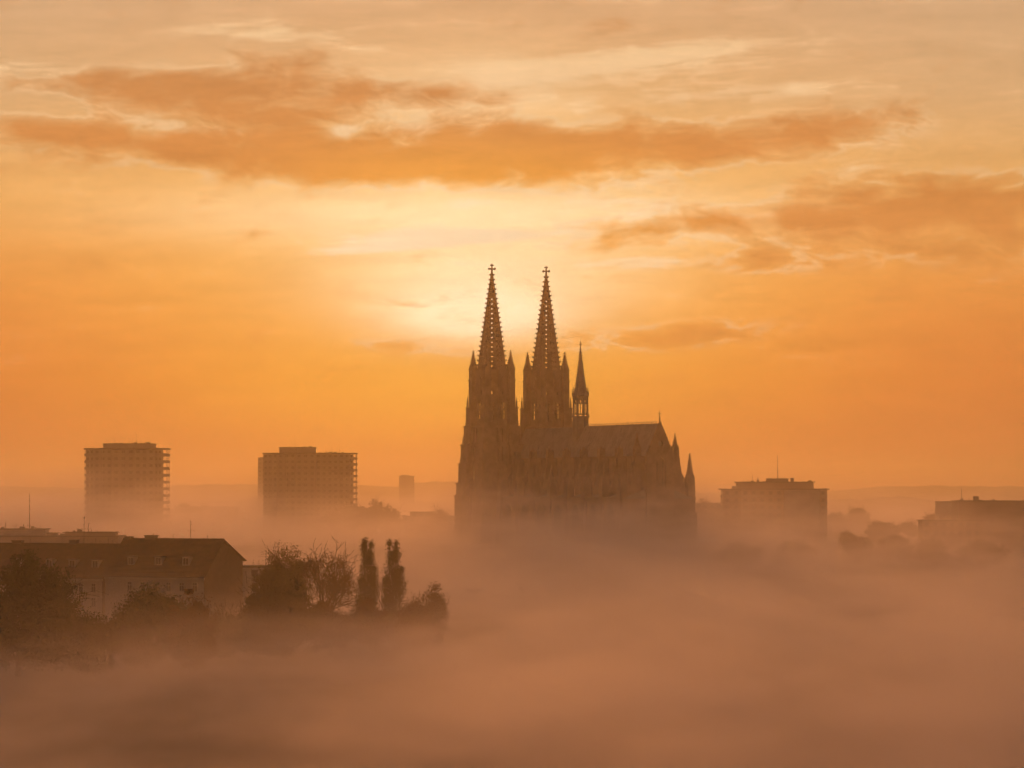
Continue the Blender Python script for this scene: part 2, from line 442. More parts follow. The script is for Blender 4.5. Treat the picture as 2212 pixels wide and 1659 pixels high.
FACE = radians(-30)                 # one face of the octagon looks this way
def octa(apothem): return apothem / cos(pi / 8)
def tower(cy_, D):
    Z = lambda y: ch(y, D)
    t = MB()
    # stepped shaft: core, corner piers, string courses
    stages = [(0.0, Z(1070), 7.8, 3.5, 8.3), (Z(1070), Z(1043), 7.4, 3.3, 8.0), (Z(1043), Z(1001), 6.9, 3.2, 7.8),
              (Z(1001), Z(960), 6.4, 3.0, 7.5), (Z(960), Z(920), 5.9, 2.55, 7.2)]
    for i, (z0, z1, c, hw, core) in enumerate(stages):
        q = 0.004 * i
        t.box(-core, core, -core, core, z0 - 0.2, z1)
        for sx in (-1, 1):
            for sy in (-1, 1):
                x, y = sx * c, sy * c
                t.box(x - hw + q, x + hw - q, y - hw + q, y + hw - q, z0 - 0.2, z1)
                t.box(x - hw - .25, x + hw + .25, y - hw - .25, y + hw + .25, z1 - .55, z1 + .003 * i)
                o = hw - 0.45                              # gabled set-off with a small pinnacle on the outer edge
                t.ngon(x + sx * (o - .4), y + sy * (o - .4), 4, pi / 4, [(z1, .62), (z1 + 1.6, .5), (z1 + 4.2, .05)])
        # blind lancet relief on each face
        w = 2 * (c - hw) - 0.4
        if z1 - z0 > 5 and w > 3:
            for k in range(4):
                a = k * pi / 2; ca, sa = cos(a), sin(a)
                P2 = lambda u, w_, d, ca=ca, sa=sa, core=core: (ca * (core + .55 - d) - sa * u, sa * (core + .55 - d) + ca * u, w_)
                hs = [lancet(u, z0 + .8, z1 - 1.0, w * .2) for u in (-w * .32, 0, w * .32)]
                t.panel([(-w / 2, z0), (w / 2, z0), (w / 2, z1 - .2), (-w / 2, z1 - .2)], hs, .55, P2)
    # belfry corner turrets
    zb, zl = Z(920), Z(880)
    for sx in (-1, 1):
        for sy in (-1, 1):
            x, y = sx * 5.85, sy * 5.85
            t.box(x - 1.95, x + 1.95, y - 1.95, y + 1.95, zb - .2, zl)
            t.box(x - 2.2, x + 2.2, y - 2.2, y + 2.2, zl - .5, zl + .01)
            x, y = sx * 5.6, sy * 5.6
            t.box(x - 1.38, x + 1.38, y - 1.38, y + 1.38, zl - .2, Z(820))
            t.box(x - 1.65, x + 1.65, y - 1.65, y + 1.65, Z(820) - .5, Z(820) + .013)
            for ex, ey in ((1.5, -1.5), (-1.5, 1.5), (1.5, 1.5)):
                t.ngon(sx * (5.85 + ex), sy * (5.85 + ey), 4, pi / 4, [(zl, .45), (zl + 1.8, .4), (zl + 4.6, .04)])
    part = t.build('tower', M['stone'], cath); part.location = (0, cy_, 0)
    # open octagonal belfry: eight walls with tall lancets one can see through
    b = MB(); ap = 6.4; hwf = ap * tan(pi / 8)
    z0, z1 = Z(920) - .3, Z(798)
    for k in range(8):
        a = FACE + k * pi / 4; ca, sa = cos(a), sin(a)
        P2 = lambda u, w_, d, ca=ca, sa=sa: (ca * (ap - d) - sa * u, sa * (ap - d) + ca * u, w_)
        hs = [lancet(0.9, Z(905), Z(868), 1.25), lancet(-0.9, Z(905), Z(868), 1.25),
              lancet(0.0, Z(852), Z(844), .7)]
        b.panel([(-hwf, z0), (hwf, z0), (hwf, z1), (-hwf, z1)], hs, .8, P2)
        for zz in (Z(894), Z(885), Z(877)):                # bars across the openings
            b.put([P2(u, w_, d) for d in (.2, .5) for w_ in (zz - .15, zz + .15) for u in (-1.6, 1.6)],
                  [(0, 1, 3, 2), (4, 6, 7, 5), (0, 2, 6, 4), (1, 5, 7, 3), (0, 4, 5, 1), (2, 3, 7, 6)])
        P3 = lambda u, w_, d, ca=ca, sa=sa: (ca * (ap + .3 - d) - sa * u, sa * (ap + .3 - d) + ca * u, w_)
        b.panel([(-hwf, Z(838)), (hwf, Z(838)), (0, Z(812))], [lancet(0, Z(836), Z(822), 1.3)], .28, P3)
    b.build('belfry', M['stone'], part)
    # openwork spire in tiers
    s_ = MB(); zs0, zs1 = Z(806), Z(590); r0, r1 = 6.35, 0.42; n = 21
    R = lambda z: r0 + (r1 - r0) * (z - zs0) / (zs1 - zs0)
    va = [FACE + pi / 8 + k * pi / 4 for k in range(8)]
    for i in range(n):
        za, zb_ = zs0 + (zs1 - zs0) * i / n, zs0 + (zs1 - zs0) * (i + 1) / n
        ra, rb = octa(1) * R(za) * .96, octa(1) * R(zb_) * .96
        for k in range(8):
            A, B = va[k - 1], va[k]
            p00 = Vector((ra * cos(A), ra * sin(A), za)); p10 = Vector((ra * cos(B), ra * sin(B), za))
            p01 = Vector((rb * cos(A), rb * sin(A), zb_)); p11 = Vector((rb * cos(B), rb * sin(B), zb_))
            nrm = (p10 - p00).cross(p01 - p00).normalized()
            def P2(u, w_, d):
                e = (p00 * (1 - u) + p10 * u) * (1 - w_) + (p01 * (1 - u) + p11 * u) * w_
                return tuple(e - nrm * d)
            hs = []
            front = (k % 4 == 0)                           # the faces on the axis are pierced widest
            if i < 16:
                f = (0.125 if i < 11 else 0.15) if front else 0.055
                hs = [[(.5 + f * cos(2 * pi * q / 8), .5 + (.26 if front else .2) * sin(2 * pi * q / 8)) for q in range(8)]]
                if i < 5 and not front:
                    hs.append([(.24 + .05 * cos(2 * pi * q / 6), .42 + .18 * sin(2 * pi * q / 6)) for q in range(6)])
            s_.panel([(0, 0), (1, 0), (1, 1), (0, 1)], hs, min(.35, R(zb_) * .3), P2)
        if i % 4 == 0:                                     # band between tiers
            s_.ngon(0, 0, 8, FACE + pi / 8, [(za - .12, ra + .16), (za + .12, ra + .16)])
    sp = s_.build('spire', M['stone'], part)
    # crockets up the eight ribs
    c = MB(); nc = 21
    for i in range(nc):
        z = zs0 + (zs1 - zs0) * (i + .5) / nc + .3; r = octa(1) * R(z) * .96; h = 0.38 + .08 * (1 - i / nc)
        for a in va:
            ca, sa = cos(a), sin(a)
            def Q(o, l, zz): return (ca * (r + o) - sa * l, sa * (r + o) + ca * l, z + zz)
            c.put([Q(-.15, -.24, -.6), Q(-.15, .24, -.6), Q(h * 1.5, .3, -.05), Q(h * 1.5, -.3, -.05), Q(h * 1.9, 0, .28), Q(-.15, 0, .25)],
                  [(0, 1, 2, 3), (3, 2, 4), (0, 3, 4, 5), (1, 5, 4, 2), (0, 5, 1)])
    cr = c.build('crockets', M['stone'], part); cr['kind'] = 'stuff'
    f = MB(); zt = Z(568)
    f.ngon(0, 0, 8, 0, [(zs1 - .5, .5), (zt - 2.2, .32), (zt - .6, .22), (zt, .04)])
    for zz, r, th in ((Z(581), 1.62, .5), (Z(573), .72, .32), (Z(594), .95, .4)):
        for k in range(4):
            a = TH + k * pi / 2
            f.ngon(cos(a) * r * .72, sin(a) * r * .72, 6, 0, [(zz - th, .1), (zz - th * .3, r * .3), (zz + th * .5, r * .26), (zz + th * 1.2, .05)])
        f.ngon(0, 0, 8, 0, [(zz - th, .25), (zz, r * .72), (zz + th, .25)])
    f.build('finial', M['stone'], part)
    for sx in (-1, 1):
        for sy in (-1, 1):
            p = MB(); pinnacle(p, sx * 5.6, sy * 5.6, 1.32, Z(820), Z(797), Z(757))
            p.build('pinnacle', M['stone'], part)
tower(-12.9, 1243.6)
tower(12.9, 1243.6)

# stepped plinth, west front between the towers, nave, roof
b = MB(); b.box(-12.2, 12.2, -25.0, 25.0, -3.5, .45); b.box(12.21, 109.0, -18.6, 18.6, -3.5, .4); b.box(-13.2, 13.2, -26.0, 26.0, -3.6, -.2)
b.build('plinth', M['stone'], cath)
NX0, NX1 = 5.0, 106.5
EAVE, RIDGE, RW = 33.6, 45.7, 5.7
b = MB(); b.box(-6, 6.2, -4.5, 4.5, 0, 30); b.put([(6.2, -4.5, 30), (6.2, 4.5, 30), (6.2, 0, 43), (-6, -4.5, 30), (-6, 4.5, 30), (-6, 0, 43)], [(0, 1, 2), (3, 5, 4), (0, 2, 5, 3), (1, 4, 5, 2), (0, 3, 4, 1)])
b.build('west_front', M['stone'], cath)
b = MB(); b.box(NX0, NX1, -5.6, 5.6, -.5, EAVE); b.box(NX0, NX1 + .3, -6.0, 6.0, EAVE - .8, EAVE - .01)
b.box(NX0, NX1 + .2, -5.8, 5.8, 21.2, 21.7)
nave = b.build('nave_wall', M['stone'], cath)
b = MB()
b.put([(NX0, -RW, EAVE), (NX0, RW, EAVE), (NX0, 0, RIDGE), (NX1 - .3, -RW, EAVE), (NX1 - .3, RW, EAVE), (NX1 - .3, 0, RIDGE)],
      [(0, 1, 2), (3, 5, 4), (0, 2, 5, 3), (1, 4, 5, 2), (0, 3, 4, 1)])
roof = b.build('nave_roof', M['lead'], cath)
b = MB()
for i in range(int((NX1 - 54) / .9)):
    x = 53 + i * .9
    b.box(x - .07, x + .07, -.06, .06, RIDGE - .1, RIDGE + .75)
    b.ngon(x, 0, 4, 0, [(RIDGE + .55, .05), (RIDGE + .8, .2), (RIDGE + 1.1, .03)])
b.box(52.5, NX1, -.1, .1, RIDGE - .3, RIDGE + .18)
b.build('ridge_cresting', M['lead'], roof)['kind'] = 'stuff'
b = MB()                                                    # lead roll seams down both slopes
for i in range(56):
    x = NX0 + 2 + i * 1.78
    for sg in (-1, 1): b.tube((x, sg * (RW + .02), EAVE + .05), (x, sg * .05, RIDGE + .03), .09, .09, 4)
b.build('roof_seams', M['lead'], roof)['kind'] = 'stuff'
b = MB()                                                    # gable end with coping, traceried window and cross
b.panel([(-6.3, 20), (6.3, 20), (6.3, EAVE - .3), (0, RIDGE + .9), (-6.3, EAVE - .3)], [lancet(0, 21.5, 33, 5.2), [(1.1 * cos(2 * pi * q / 10), 38.2 + 1.1 * sin(2 * pi * q / 10)) for q in range(10)]], .9,
        lambda u, w, d: (NX1 + .7 - d, u, w))
b.box(NX1 - .2, NX1 + .6, -6.2, 6.2, 0, 20.1)
gable = b.build('gable_wall', M['stone'], cath)
b = MB()
for k in range(9):
    for sg in (-1, 1):
        t = (k + .5) / 9; b.box(NX1 + .1, NX1 + .5, sg * 6.3 * (1 - t) - .22, sg * 6.3 * (1 - t) + .22, EAVE + (RIDGE + .9 - EAVE) * t, EAVE + (RIDGE + .9 - EAVE) * t + .55)
b.build('gable_crockets', M['stone'], gable)['kind'] = 'stuff'
b = MB()
b.ngon(NX1, 0, 6, 0, [(RIDGE + .3, .4), (RIDGE + 2.6, .2), (RIDGE + 5.2, .05)])
for zz, r in ((RIDGE + 4.0, .62), (RIDGE + 2.2, .42)):
    for k in range(4):
        a = TH + k * pi / 2; b.tube((NX1, 0, zz), (NX1 + cos(a) * r, sin(a) * r, zz), .16, .2, 5)
b.build('gable_cross', M['stone'], gable)
b = MB()
b.box(NX1 - .6, NX1 - .45, -2.7, 2.7, 21, 33.5); b.box(NX1 - .6, NX1 - .45, -1.2, 1.2, 37, 39.5)
b.build('gable_glazing', M['glass'], gable)
b = MB()
for u in (-1.3, 0, 1.3): b.box(NX1 - .2, NX1 + .1, u - .14, u + .14, 21.5, 31.5)
b.build('mullion', M['trim'], gable)

# side aisles with lean-to roofs
for sg in (-1, 1):
    b = MB(); b.box(NX0 + 4, NX1 - .5, sg * 5.61 if sg > 0 else -16.2, 16.2 if sg > 0 else -5.61, -.5, 17.2)
    b.box(NX0 + 4, NX1 - .3, min(sg * 16.1, sg * 16.6), max(sg * 16.1, sg * 16.6), 16.4, 17.9)
    al = b.build('side_aisle', M['stone'], cath)
    b = MB(); q0, q1 = sg * 5.62, sg * 16.0
    b.put([(NX0 + 4, q0, 17.2), (NX1 - .5, q0, 17.2), (NX0 + 4, q1, 17.2), (NX1 - .5, q1, 17.2), (NX0 + 4, q0, 21.0), (NX1 - .5, q0, 21.0)],
          [(0, 2, 4), (1, 5, 3), (4, 2, 3, 5), (0, 4, 5, 1), (0, 1, 3, 2)])
    b.build('aisle_roof', M['lead'], al)
# pier rows, flying arches, windows
bays = [13 * i + 13 for i in range(8)]
pier_meshes = {}
def pier_parts(sg, tall=False):
    a = MB(); q = sg * 8.58
    a.box(-1.0, 1.0, q - 1.25, q + 1.25, 16, 34.5)
    for st, (qo, zt) in enumerate(((10.35, 33.0), (10.9, 29.6), (11.5, 26.6), (12.2, 23.8), (13.0, 21.6))):   # stepped solid flank under the flyer
        a.box(-.8 + .01 * st, .8 - .01 * st, min(sg * 8, sg * qo), max(sg * 8, sg * qo), 15 - .1 * st, zt)
        a.ngon(0, sg * (qo - .25), 4, pi / 4, [(zt - .05, .34), (zt + .5, .3), (zt + 1.7, .03)])
    a.box(-.9, .9, min(sg * 5.5, sg * 8), max(sg * 5.5, sg * 8), 26, 33.2)
    q2 = sg * 15.35
    a.box(-1.35, 1.35, q2 - 1.6, q2 + 1.6, -.5, 21.5); a.box(-1.55, 1.55, q2 - 1.8, q2 + 1.8, 16.8, 17.5)
    a.box(-1.6, 1.6, q2 - 2.4 if sg < 0 else q2 - 1.5, q2 + 2.4 if sg > 0 else q2 + 1.5, -.5, 12)
    f = MB()
    for (za, zb, w) in ((31.5, 20.5, 1.1), (24.8, 14.8, .9)):   # two flights of raking arches
        n = 7; lo = []; hi = []
        for i in range(n + 1):
            t = i / n; y = sg * (8.6 + t * 5.9); z = za + (zb - za) * t
            hi.append((y, z + 1.0)); lo.append((y, z - 1.1 * sin(pi * min(1, t * 1.1)) ** .5 * (1 - t) * 0 - .2 + .9 * sin(pi * t)))
        for i in range(n):
            f.put([(x, p[0], p[1]) for x in (-.45, .45) for p in (lo[i], lo[i + 1], hi[i + 1], hi[i])],
                  [(0, 1, 2, 3), (7, 6, 5, 4), (0, 4, 5, 1), (3, 2, 6, 7), (0, 3, 7, 4), (1, 5, 6, 2)])
    p1 = MB(); pinnacle(p1, 0, q, 1.0, 34.4, 36.2 if tall else 35.0, 42.2 if tall else (37.4 if sg < 0 else 38.6), .15)
    for ey in (-.95, .95):
        for ex in (-.9, .9): p1.ngon(ex, q + ey * 1.1, 4, pi / 4, [(34.4, .3), (35.6, .26), (37.6, .03)])
    p2 = MB(); pinnacle(p2, 0, q2, 1.25, 21.4, 25.4 if (tall or sg > 0) else 23.6, 34.6 if (tall and sg > 0) else 30.6, .17)
    for ey in (-1.3, 1.3):
        for ex in (-1.1, 1.1): p2.ngon(ex, q2 + ey, 4, pi / 4, [(21.4, .34), (23.4, .3), (26.2, .03)])
    return [x.mesh(nm, M['stone']) for x, nm in ((a, 'buttress'), (f, 'flying_arch'), (p1, 'pinnacle'), (p2, 'pinnacle'))]
for sg in (-1, 1):
    low_set, tall_set = pier_parts(sg), pier_parts(sg, True)
    for x in bays:
        ms = tall_set if x > 100 else low_set
        o = link('buttress', ms[0], cath, (min(x, 104.0), 0, 0))
        for me in ms[1:]: link(me.name.split('.')[0], me, o)
def window_meshes(w, z0, z1):
    a = MB(); a.panel(lancet(0, z0, z1, w), [], .1, lambda u, q, d: (u, -d, q))
    f = MB(); f.panel(lancet(0, z0 - .3, z1 + .5, w + .8), [lancet(0, z0, z1, w)], .3, lambda u, q, d: (u, .22 - d, q))
    for u in (-w / 4, 0, w / 4): f.box(u - .09, u + .09, .005, .16, z0, z1 - w * .8)
    f.box(-w / 2, w / 2, .01, .13, (z0 + z1) / 2 - .12, (z0 + z1) / 2 + .12)
    return a.mesh('window', M['glass']), f.mesh('tracery', M['trim'])
hi_w, lo_w = window_meshes(5.2, 22.6, 31.8), window_meshes(5.6, 4.5, 14.8)
for sg in (-1, 1):
    for x0, x1 in zip([bays[0] - 8] + bays, bays):
        if x1 - x0 < 9: continue
        for (wm, q) in ((hi_w, 5.64), (lo_w, 16.26)):
            o = link('window', wm[0], cath, ((x0 + x1) / 2, sg * q, 0), 0 if sg > 0 else pi)
            link('tracery', wm[1], o)

# crossing spire
FX = 48.5
FZ = lambda y: ch(y, 1208)
b = MB(); b.ngon(0, 0, 8, FACE + pi / 8, [(RIDGE - 9, 3.5), (FZ(901), 3.4)]); b.ngon(0, 0, 8, FACE + pi / 8, [(FZ(902), 3.95), (FZ(899), 3.95)])
for k in range(8):
    a = FACE + pi / 8 + k * pi / 4
    b.ngon(3.6 * cos(a), 3.6 * sin(a), 4, a, [(FZ(899), .22), (FZ(893), .05)])
fl = b.build('crossing_spire', M['lead'], cath); fl.location = (FX, 0, 0)
for k in range(8):
    a = FACE + pi / 8 + k * pi / 4
    b = MB(); b.ngon(2.95 * cos(a), 2.95 * sin(a), 6, 0, [(FZ(900), .42), (FZ(857), .38)]); b.build('lantern_column', M['lead'], fl)
b = MB()
for k in range(8):
    a = FACE + k * pi / 4; ca, sa = cos(a), sin(a); ap = 2.7; hw = 1.05
    P2 = lambda u, w_, d, ca=ca, sa=sa: (ca * (ap - d) - sa * u, sa * (ap - d) + ca * u, w_)
    b.panel([(-hw, FZ(896)), (hw, FZ(896)), (hw, FZ(856)), (-hw, FZ(856))],
            [lancet(-.42, FZ(893.5), FZ(872), .62), lancet(.42, FZ(893.5), FZ(872), .62), [(.33 * cos(2 * pi * q / 8), FZ(867) + .5 * sin(2 * pi * q / 8)) for q in range(8)]], .2, P2)
b.build('lantern_tracery', M['lead'], fl)
b = MB(); b.ngon(0, 0, 8, FACE + pi / 8, [(FZ(858), 3.3), (FZ(854), 3.75), (FZ(851), 3.6), (FZ(850), 2.9)])
for k in range(8):
    a = FACE + pi / 8 + k * pi / 4
    b.ngon(3.45 * cos(a), 3.45 * sin(a), 4, a, [(FZ(852), .25), (FZ(842), .04)])
    a += pi / 8; ca, sa = cos(a), sin(a)
    b.panel([(-1.1, FZ(852)), (1.1, FZ(852)), (0, FZ(836))], [], .25, lambda u, w_, d, ca=ca, sa=sa: (ca * (3.0 - d) - sa * u, sa * (3.0 - d) + ca * u, w_))
b.build('cornice', M['lead'], fl)
b = MB(); b.ngon(0, 0, 8, FACE + pi / 8, [(FZ(850.5), 2.75), (FZ(800), 1.32), (FZ(750), .18), (FZ(745), .14)])
for i in range(16):
    z = FZ(846 - i * 6); r = 2.65 * (1 - i / 17.0) + .12
    for k in range(8):
        a = FACE + pi / 8 + k * pi / 4; b.box(r * cos(a) - .1, r * cos(a) + .1, r * sin(a) - .1, r * sin(a) + .1, z, z + .28)
b.build('spire', M['lead'], fl)
b = MB(); finial(b, 0, 0, FZ(740), .62); b.ngon(0, 0, 5, 0, [(FZ(748), .12), (FZ(735), .05)])
b.build('finial', M['metal'], fl)

# ------------------------------------------------------------------ roof-top clutter shared by the blocks
def antenna(parent, x, y, z, h, bars=(), r=0.09, name='antenna'):
    b = MB(); b.tube((x, y, z - .1), (x, y, z + h), r, r * .45, 5)
    for (f, w) in bars:
        b.tube((x - w / 2, y, z + h * f), (x + w / 2, y, z + h * f), r * .5, r * .5, 4)
    return b.build(name, M['metal'], parent)
def clutter(parent, x0, x1, y, z, seed, n=8, hmax=1.2):
    """vents, cowls and boxes along a roof edge, each a part"""
    rnd = random.Random(seed)
    for i in range(n):
        x = rnd.uniform(x0, x1); k = rnd.random(); b = MB()
        if k < .4:
            b.tube((x, y, z - .05), (x, y, z + rnd.uniform(.4, hmax)), .12, .1, 6); nm = 'vent_pipe'
        elif k < .75:
            w = rnd.uniform(.3, .8); b.box(x - w, x + w, y - .5, y + .5, z - .05, z + rnd.uniform(.25, .7)); nm = 'roof_box'
        else:
            h = rnd.uniform(.8, hmax * 1.6); b.tube((x, y, z - .05), (x, y, z + h), .05, .04, 4)
            b.tube((x - .5, y, z + h * .8), (x + .5, y, z + h * .8), .03, .03, 4); nm = 'aerial'
        b.build(nm, M['metal'], parent)
def offset_poly(poly, d):
    n = len(poly); out = []
    for i in range(n):
        a, b, c = Vector(poly[i - 1]), Vector(poly[i]), Vector(poly[(i + 1) % n])
        e1 = (b - a).normalized(); e2 = (c - b).normalized()
        n1 = Vector((e1.y, -e1.x)); n2 = Vector((e2.y, -e2.x))
        m_ = (n1 + n2); m_ = m_ / max(.3, m_.dot(n1))
        out.append(tuple(b + m_ * d))
    return out
def ring_prism(mb, poly, t, z0, z1):
    inn = offset_poly(poly, -t); n = len(poly)
    for i in range(n):
        j = (i + 1) % n
        a, b, c, d = poly[i], poly[j], inn[j], inn[i]
        mb.put([(p[0], p[1], z) for z in (z0, z1) for p in (a, b, c, d)],
               [(0, 1, 2, 3), (7, 6, 5, 4), (0, 4, 5, 1), (2, 6, 7, 3)])
def edge_points(poly, spacing, inset):
    pts = []; pl = offset_poly(poly, -inset); n = len(pl)
    for i in range(n):
        a, b = Vector(pl[i]), Vector(pl[(i + 1) % n]); L = (b - a).length; k = max(1, round(L / spacing))
        pts += [(tuple(a + (b - a) * (q / k)), atan2((b - a).y, (b - a).x)) for q in range(k)]
    return pts
def wall_windows(mb, poly, zc, w, h, spacing, proud=0.02):
    """a storey of framed windows set round an outline (counter-clockwise)"""
    n = len(poly)
    for i in range(n):
        a, b = Vector(poly[i]), Vector(poly[(i + 1) % n]); e = b - a; L = e.length
        if L < spacing * .8: continue
        e /= L; nn = Vector((e.y, -e.x)); k = int(L / spacing)
        for q in range(k):
            c = a + e * (L * (q + .5) / k) + nn * proud
            p = [c - e * w / 2, c + e * w / 2]
            mb.put([(v.x, v.y, z) for z in (zc - h / 2, zc + h / 2) for v in p] + [(v.x - nn.x * .3, v.y - nn.y * .3, z) for z in (zc - h / 2, zc + h / 2) for v in p],
                   [(0, 1, 3, 2), (4, 6, 7, 5), (0, 4, 5, 1), (2, 3, 7, 6), (0, 2, 6, 4), (1, 5, 7, 3)])

# ------------------------------------------------------------------ balcony tower blocks
def tower_block(label, px0, px1, py, D, core, outline, pent, storey, n_posts=4.4):
    """outline/core: plan outlines in picture columns and metres of depth, bands run round the outline"""
    cxp = (px0 + px1) / 2; o = at(cxp, py, D); k = D / FPX
    z0 = ground_z(o.x, D) - .6
    root = thing('tower_block', label, 'tower block', (o.x, D, z0))
    top = o.z - z0
    P = lambda pts: [((p - cxp) * k, d) for p, d in pts]
    out, cor = P(outline), P(core)
    n = int(top / storey)
    base = top - n * storey
    b = MB(); b.prism(cor, -1, top - .3); b.build('core_wall', M['concrete'], root)
    b = MB(); b.prism(out, 0, .28); ring_prism(b, out, .18, .27, 1.25)
    band = b.mesh('balcony_band', M['concrete'])
    b = MB(); wall_windows(b, cor, 1.75, 1.5, 1.35, 2.6); wins = b.mesh('window_row', M['glass'])
    b = MB()
    for (p, a) in edge_points(out, n_posts, .35): b.box(p[0] - .09, p[0] + .09, p[1] - .09, p[1] + .09, 1.2, storey)
    posts = b.mesh('balcony_posts', M['concrete'])
    for i in range(n):
        z = base + i * storey
        link('balcony_band', band, root, (0, 0, z))
        link('window_row', wins, root, (0, 0, z)).__setitem__('kind', 'stuff')
        link('balcony_posts', posts, root, (0, 0, z))['kind'] = 'stuff'
    b = MB(); b.prism(offset_poly(out, .25), top - .05, top + .55); b.build('roof_slab', M['bitumen'], root)
    p0, p1, pyy, pd = pent
    zt = height(pyy, D) - z0
    b = MB(); b.prism(P(pd), top + .5, zt - .3); b.build('penthouse', M['concrete'], root)
    b = MB(); b.prism(offset_poly(P(pd), .3), zt - .32, zt); b.build('penthouse_roof', M['bitumen'], root)
    return root, k, cxp, top + .55, zt
# left block: bowed plan, open corner balconies to the right
out = [(180, 13), (180, 3), (203, -3), (245, -7), (295, -7), (338, -3), (360, 3), (360, 13), (330, 17), (210, 17)]
cor = [(184, 9), (183, 4), (204, -1.6), (246, -5.4), (294, -5.4), (334, -1.4), (348, 3.4), (348, 9), (324, 14), (206, 14)]
r, k, c, zt, zp = tower_block('broad balcony tower block with rounded penthouse, furthest left on the skyline', 180, 360, 970.5, 1360, cor, out,
    (222, 332, 958, [(222, 9), (222, 1), (228, -1.5), (262, -4), (296, -4), (326, -1.5), (332, 1), (332, 9), (316, 12), (238, 12)]), 3.05)
clutter(r, (240 - c) * k, (325 - c) * k, 0, zp, 5, 14, 1.0)
antenna(r, (295 - c) * k, 1, zp, 4.2, ((.8, .6),)); antenna(r, (285 - c) * k, 1, zp, 1.8, ((.95, 2.6),)); antenna(r, (246 - c) * k, 1, zp, 3.6, ((.5, .8),)); antenna(r, (233 - c) * k, 1, zp, 1.6)
# middle block
out = [(568, 12), (568, -1), (600, -5), (640, -7.5), (684, -7.5), (735, -4), (770, 0), (770, 10), (735, 15), (600, 15)]
cor = [(568.6, 10), (568.6, 0.2), (601, -4.0), (641, -6.2), (683, -6.2), (732, -2.8), (756, -.3), (762, 2.4), (762, 9), (730, 13), (600, 13)]
r, k, c, zt, zp = tower_block('long balcony tower block with square penthouse, between the other block and the twin spires', 568, 770, 980.5, 1560, cor, out,
    (604, 680, 966, [(604, 9), (604, -2), (642, -5), (680, -2), (680, 9)]), 2.98)
clutter(r, (610 - c) * k, (676 - c) * k, 0, zp, 9, 9, .9); clutter(r, (690 - c) * k, (742 - c) * k, 0, zt, 11, 10, 1.2)
antenna(r, (637 - c) * k, 1, zp, 7.6, ((.3, .5),)); antenna(r, (717 - c) * k, 1, zt, 3.2, ((.6, .5),)); antenna(r, (733 - c) * k, 1, zt, 2.8, ((.5, 1.2), (.8, .9)))
# paler slab behind it
def slab_block(name, label, px0, px1, py, D, depth, mat_, storey=3.0, rz=0.0, mast=0.0, cat='building', eave=0.0, win=True):
    o = at((px0 + px1) / 2, py, D); k = D / FPX; w = (px1 - px0) * k
    z0 = ground_z(o.x, D) - .6; top = o.z - z0
    root = thing(name, label, cat, (o.x, D, z0), rz)
    poly = [(-w / 2, 0), (w / 2, 0), (w / 2, depth), (-w / 2, depth)]
    b = MB(); b.prism(poly, -1, top - .3); b.build('wall', mat_, root)
    b = MB(); b.prism(offset_poly(poly, .12 + eave), top - .32, top); b.build('roof_slab', M['bitumen'], root)
    if win and top > 4:
        b = MB(); wall_windows(b, poly, 1.6, 1.4, 1.4, 2.8); me = b.mesh('window_row', M['glass'])
        for i in range(int((top - .6) / storey)): link('window_row', me, root, (0, 0, top - (i + 1) * storey - .2))['kind'] = 'stuff'
    if mast: antenna(root, 0, depth / 2, top, mast)
    return root, k, (px0 + px1) / 2, top
slab_block('slab_block', 'pale narrow slab block just behind the long balcony block', 557, 600, 988, 2300, 22, M['concrete'], cat='tower block')
r, k, c, zt = slab_block('slab_block', 'small faint tower block far off in the haze left of the cathedral', 862, 895, 1028, 3700, 22, M['concrete'], mast=7, cat='tower block')
b = MB(); b.box((866 - c) * k, (884 - c) * k, 3, 10, zt, zt + 1.4); b.build('penthouse', M['concrete'], r); clutter(r, (864 - c) * k, (892 - c) * k, 3, zt, 3, 5, 2)

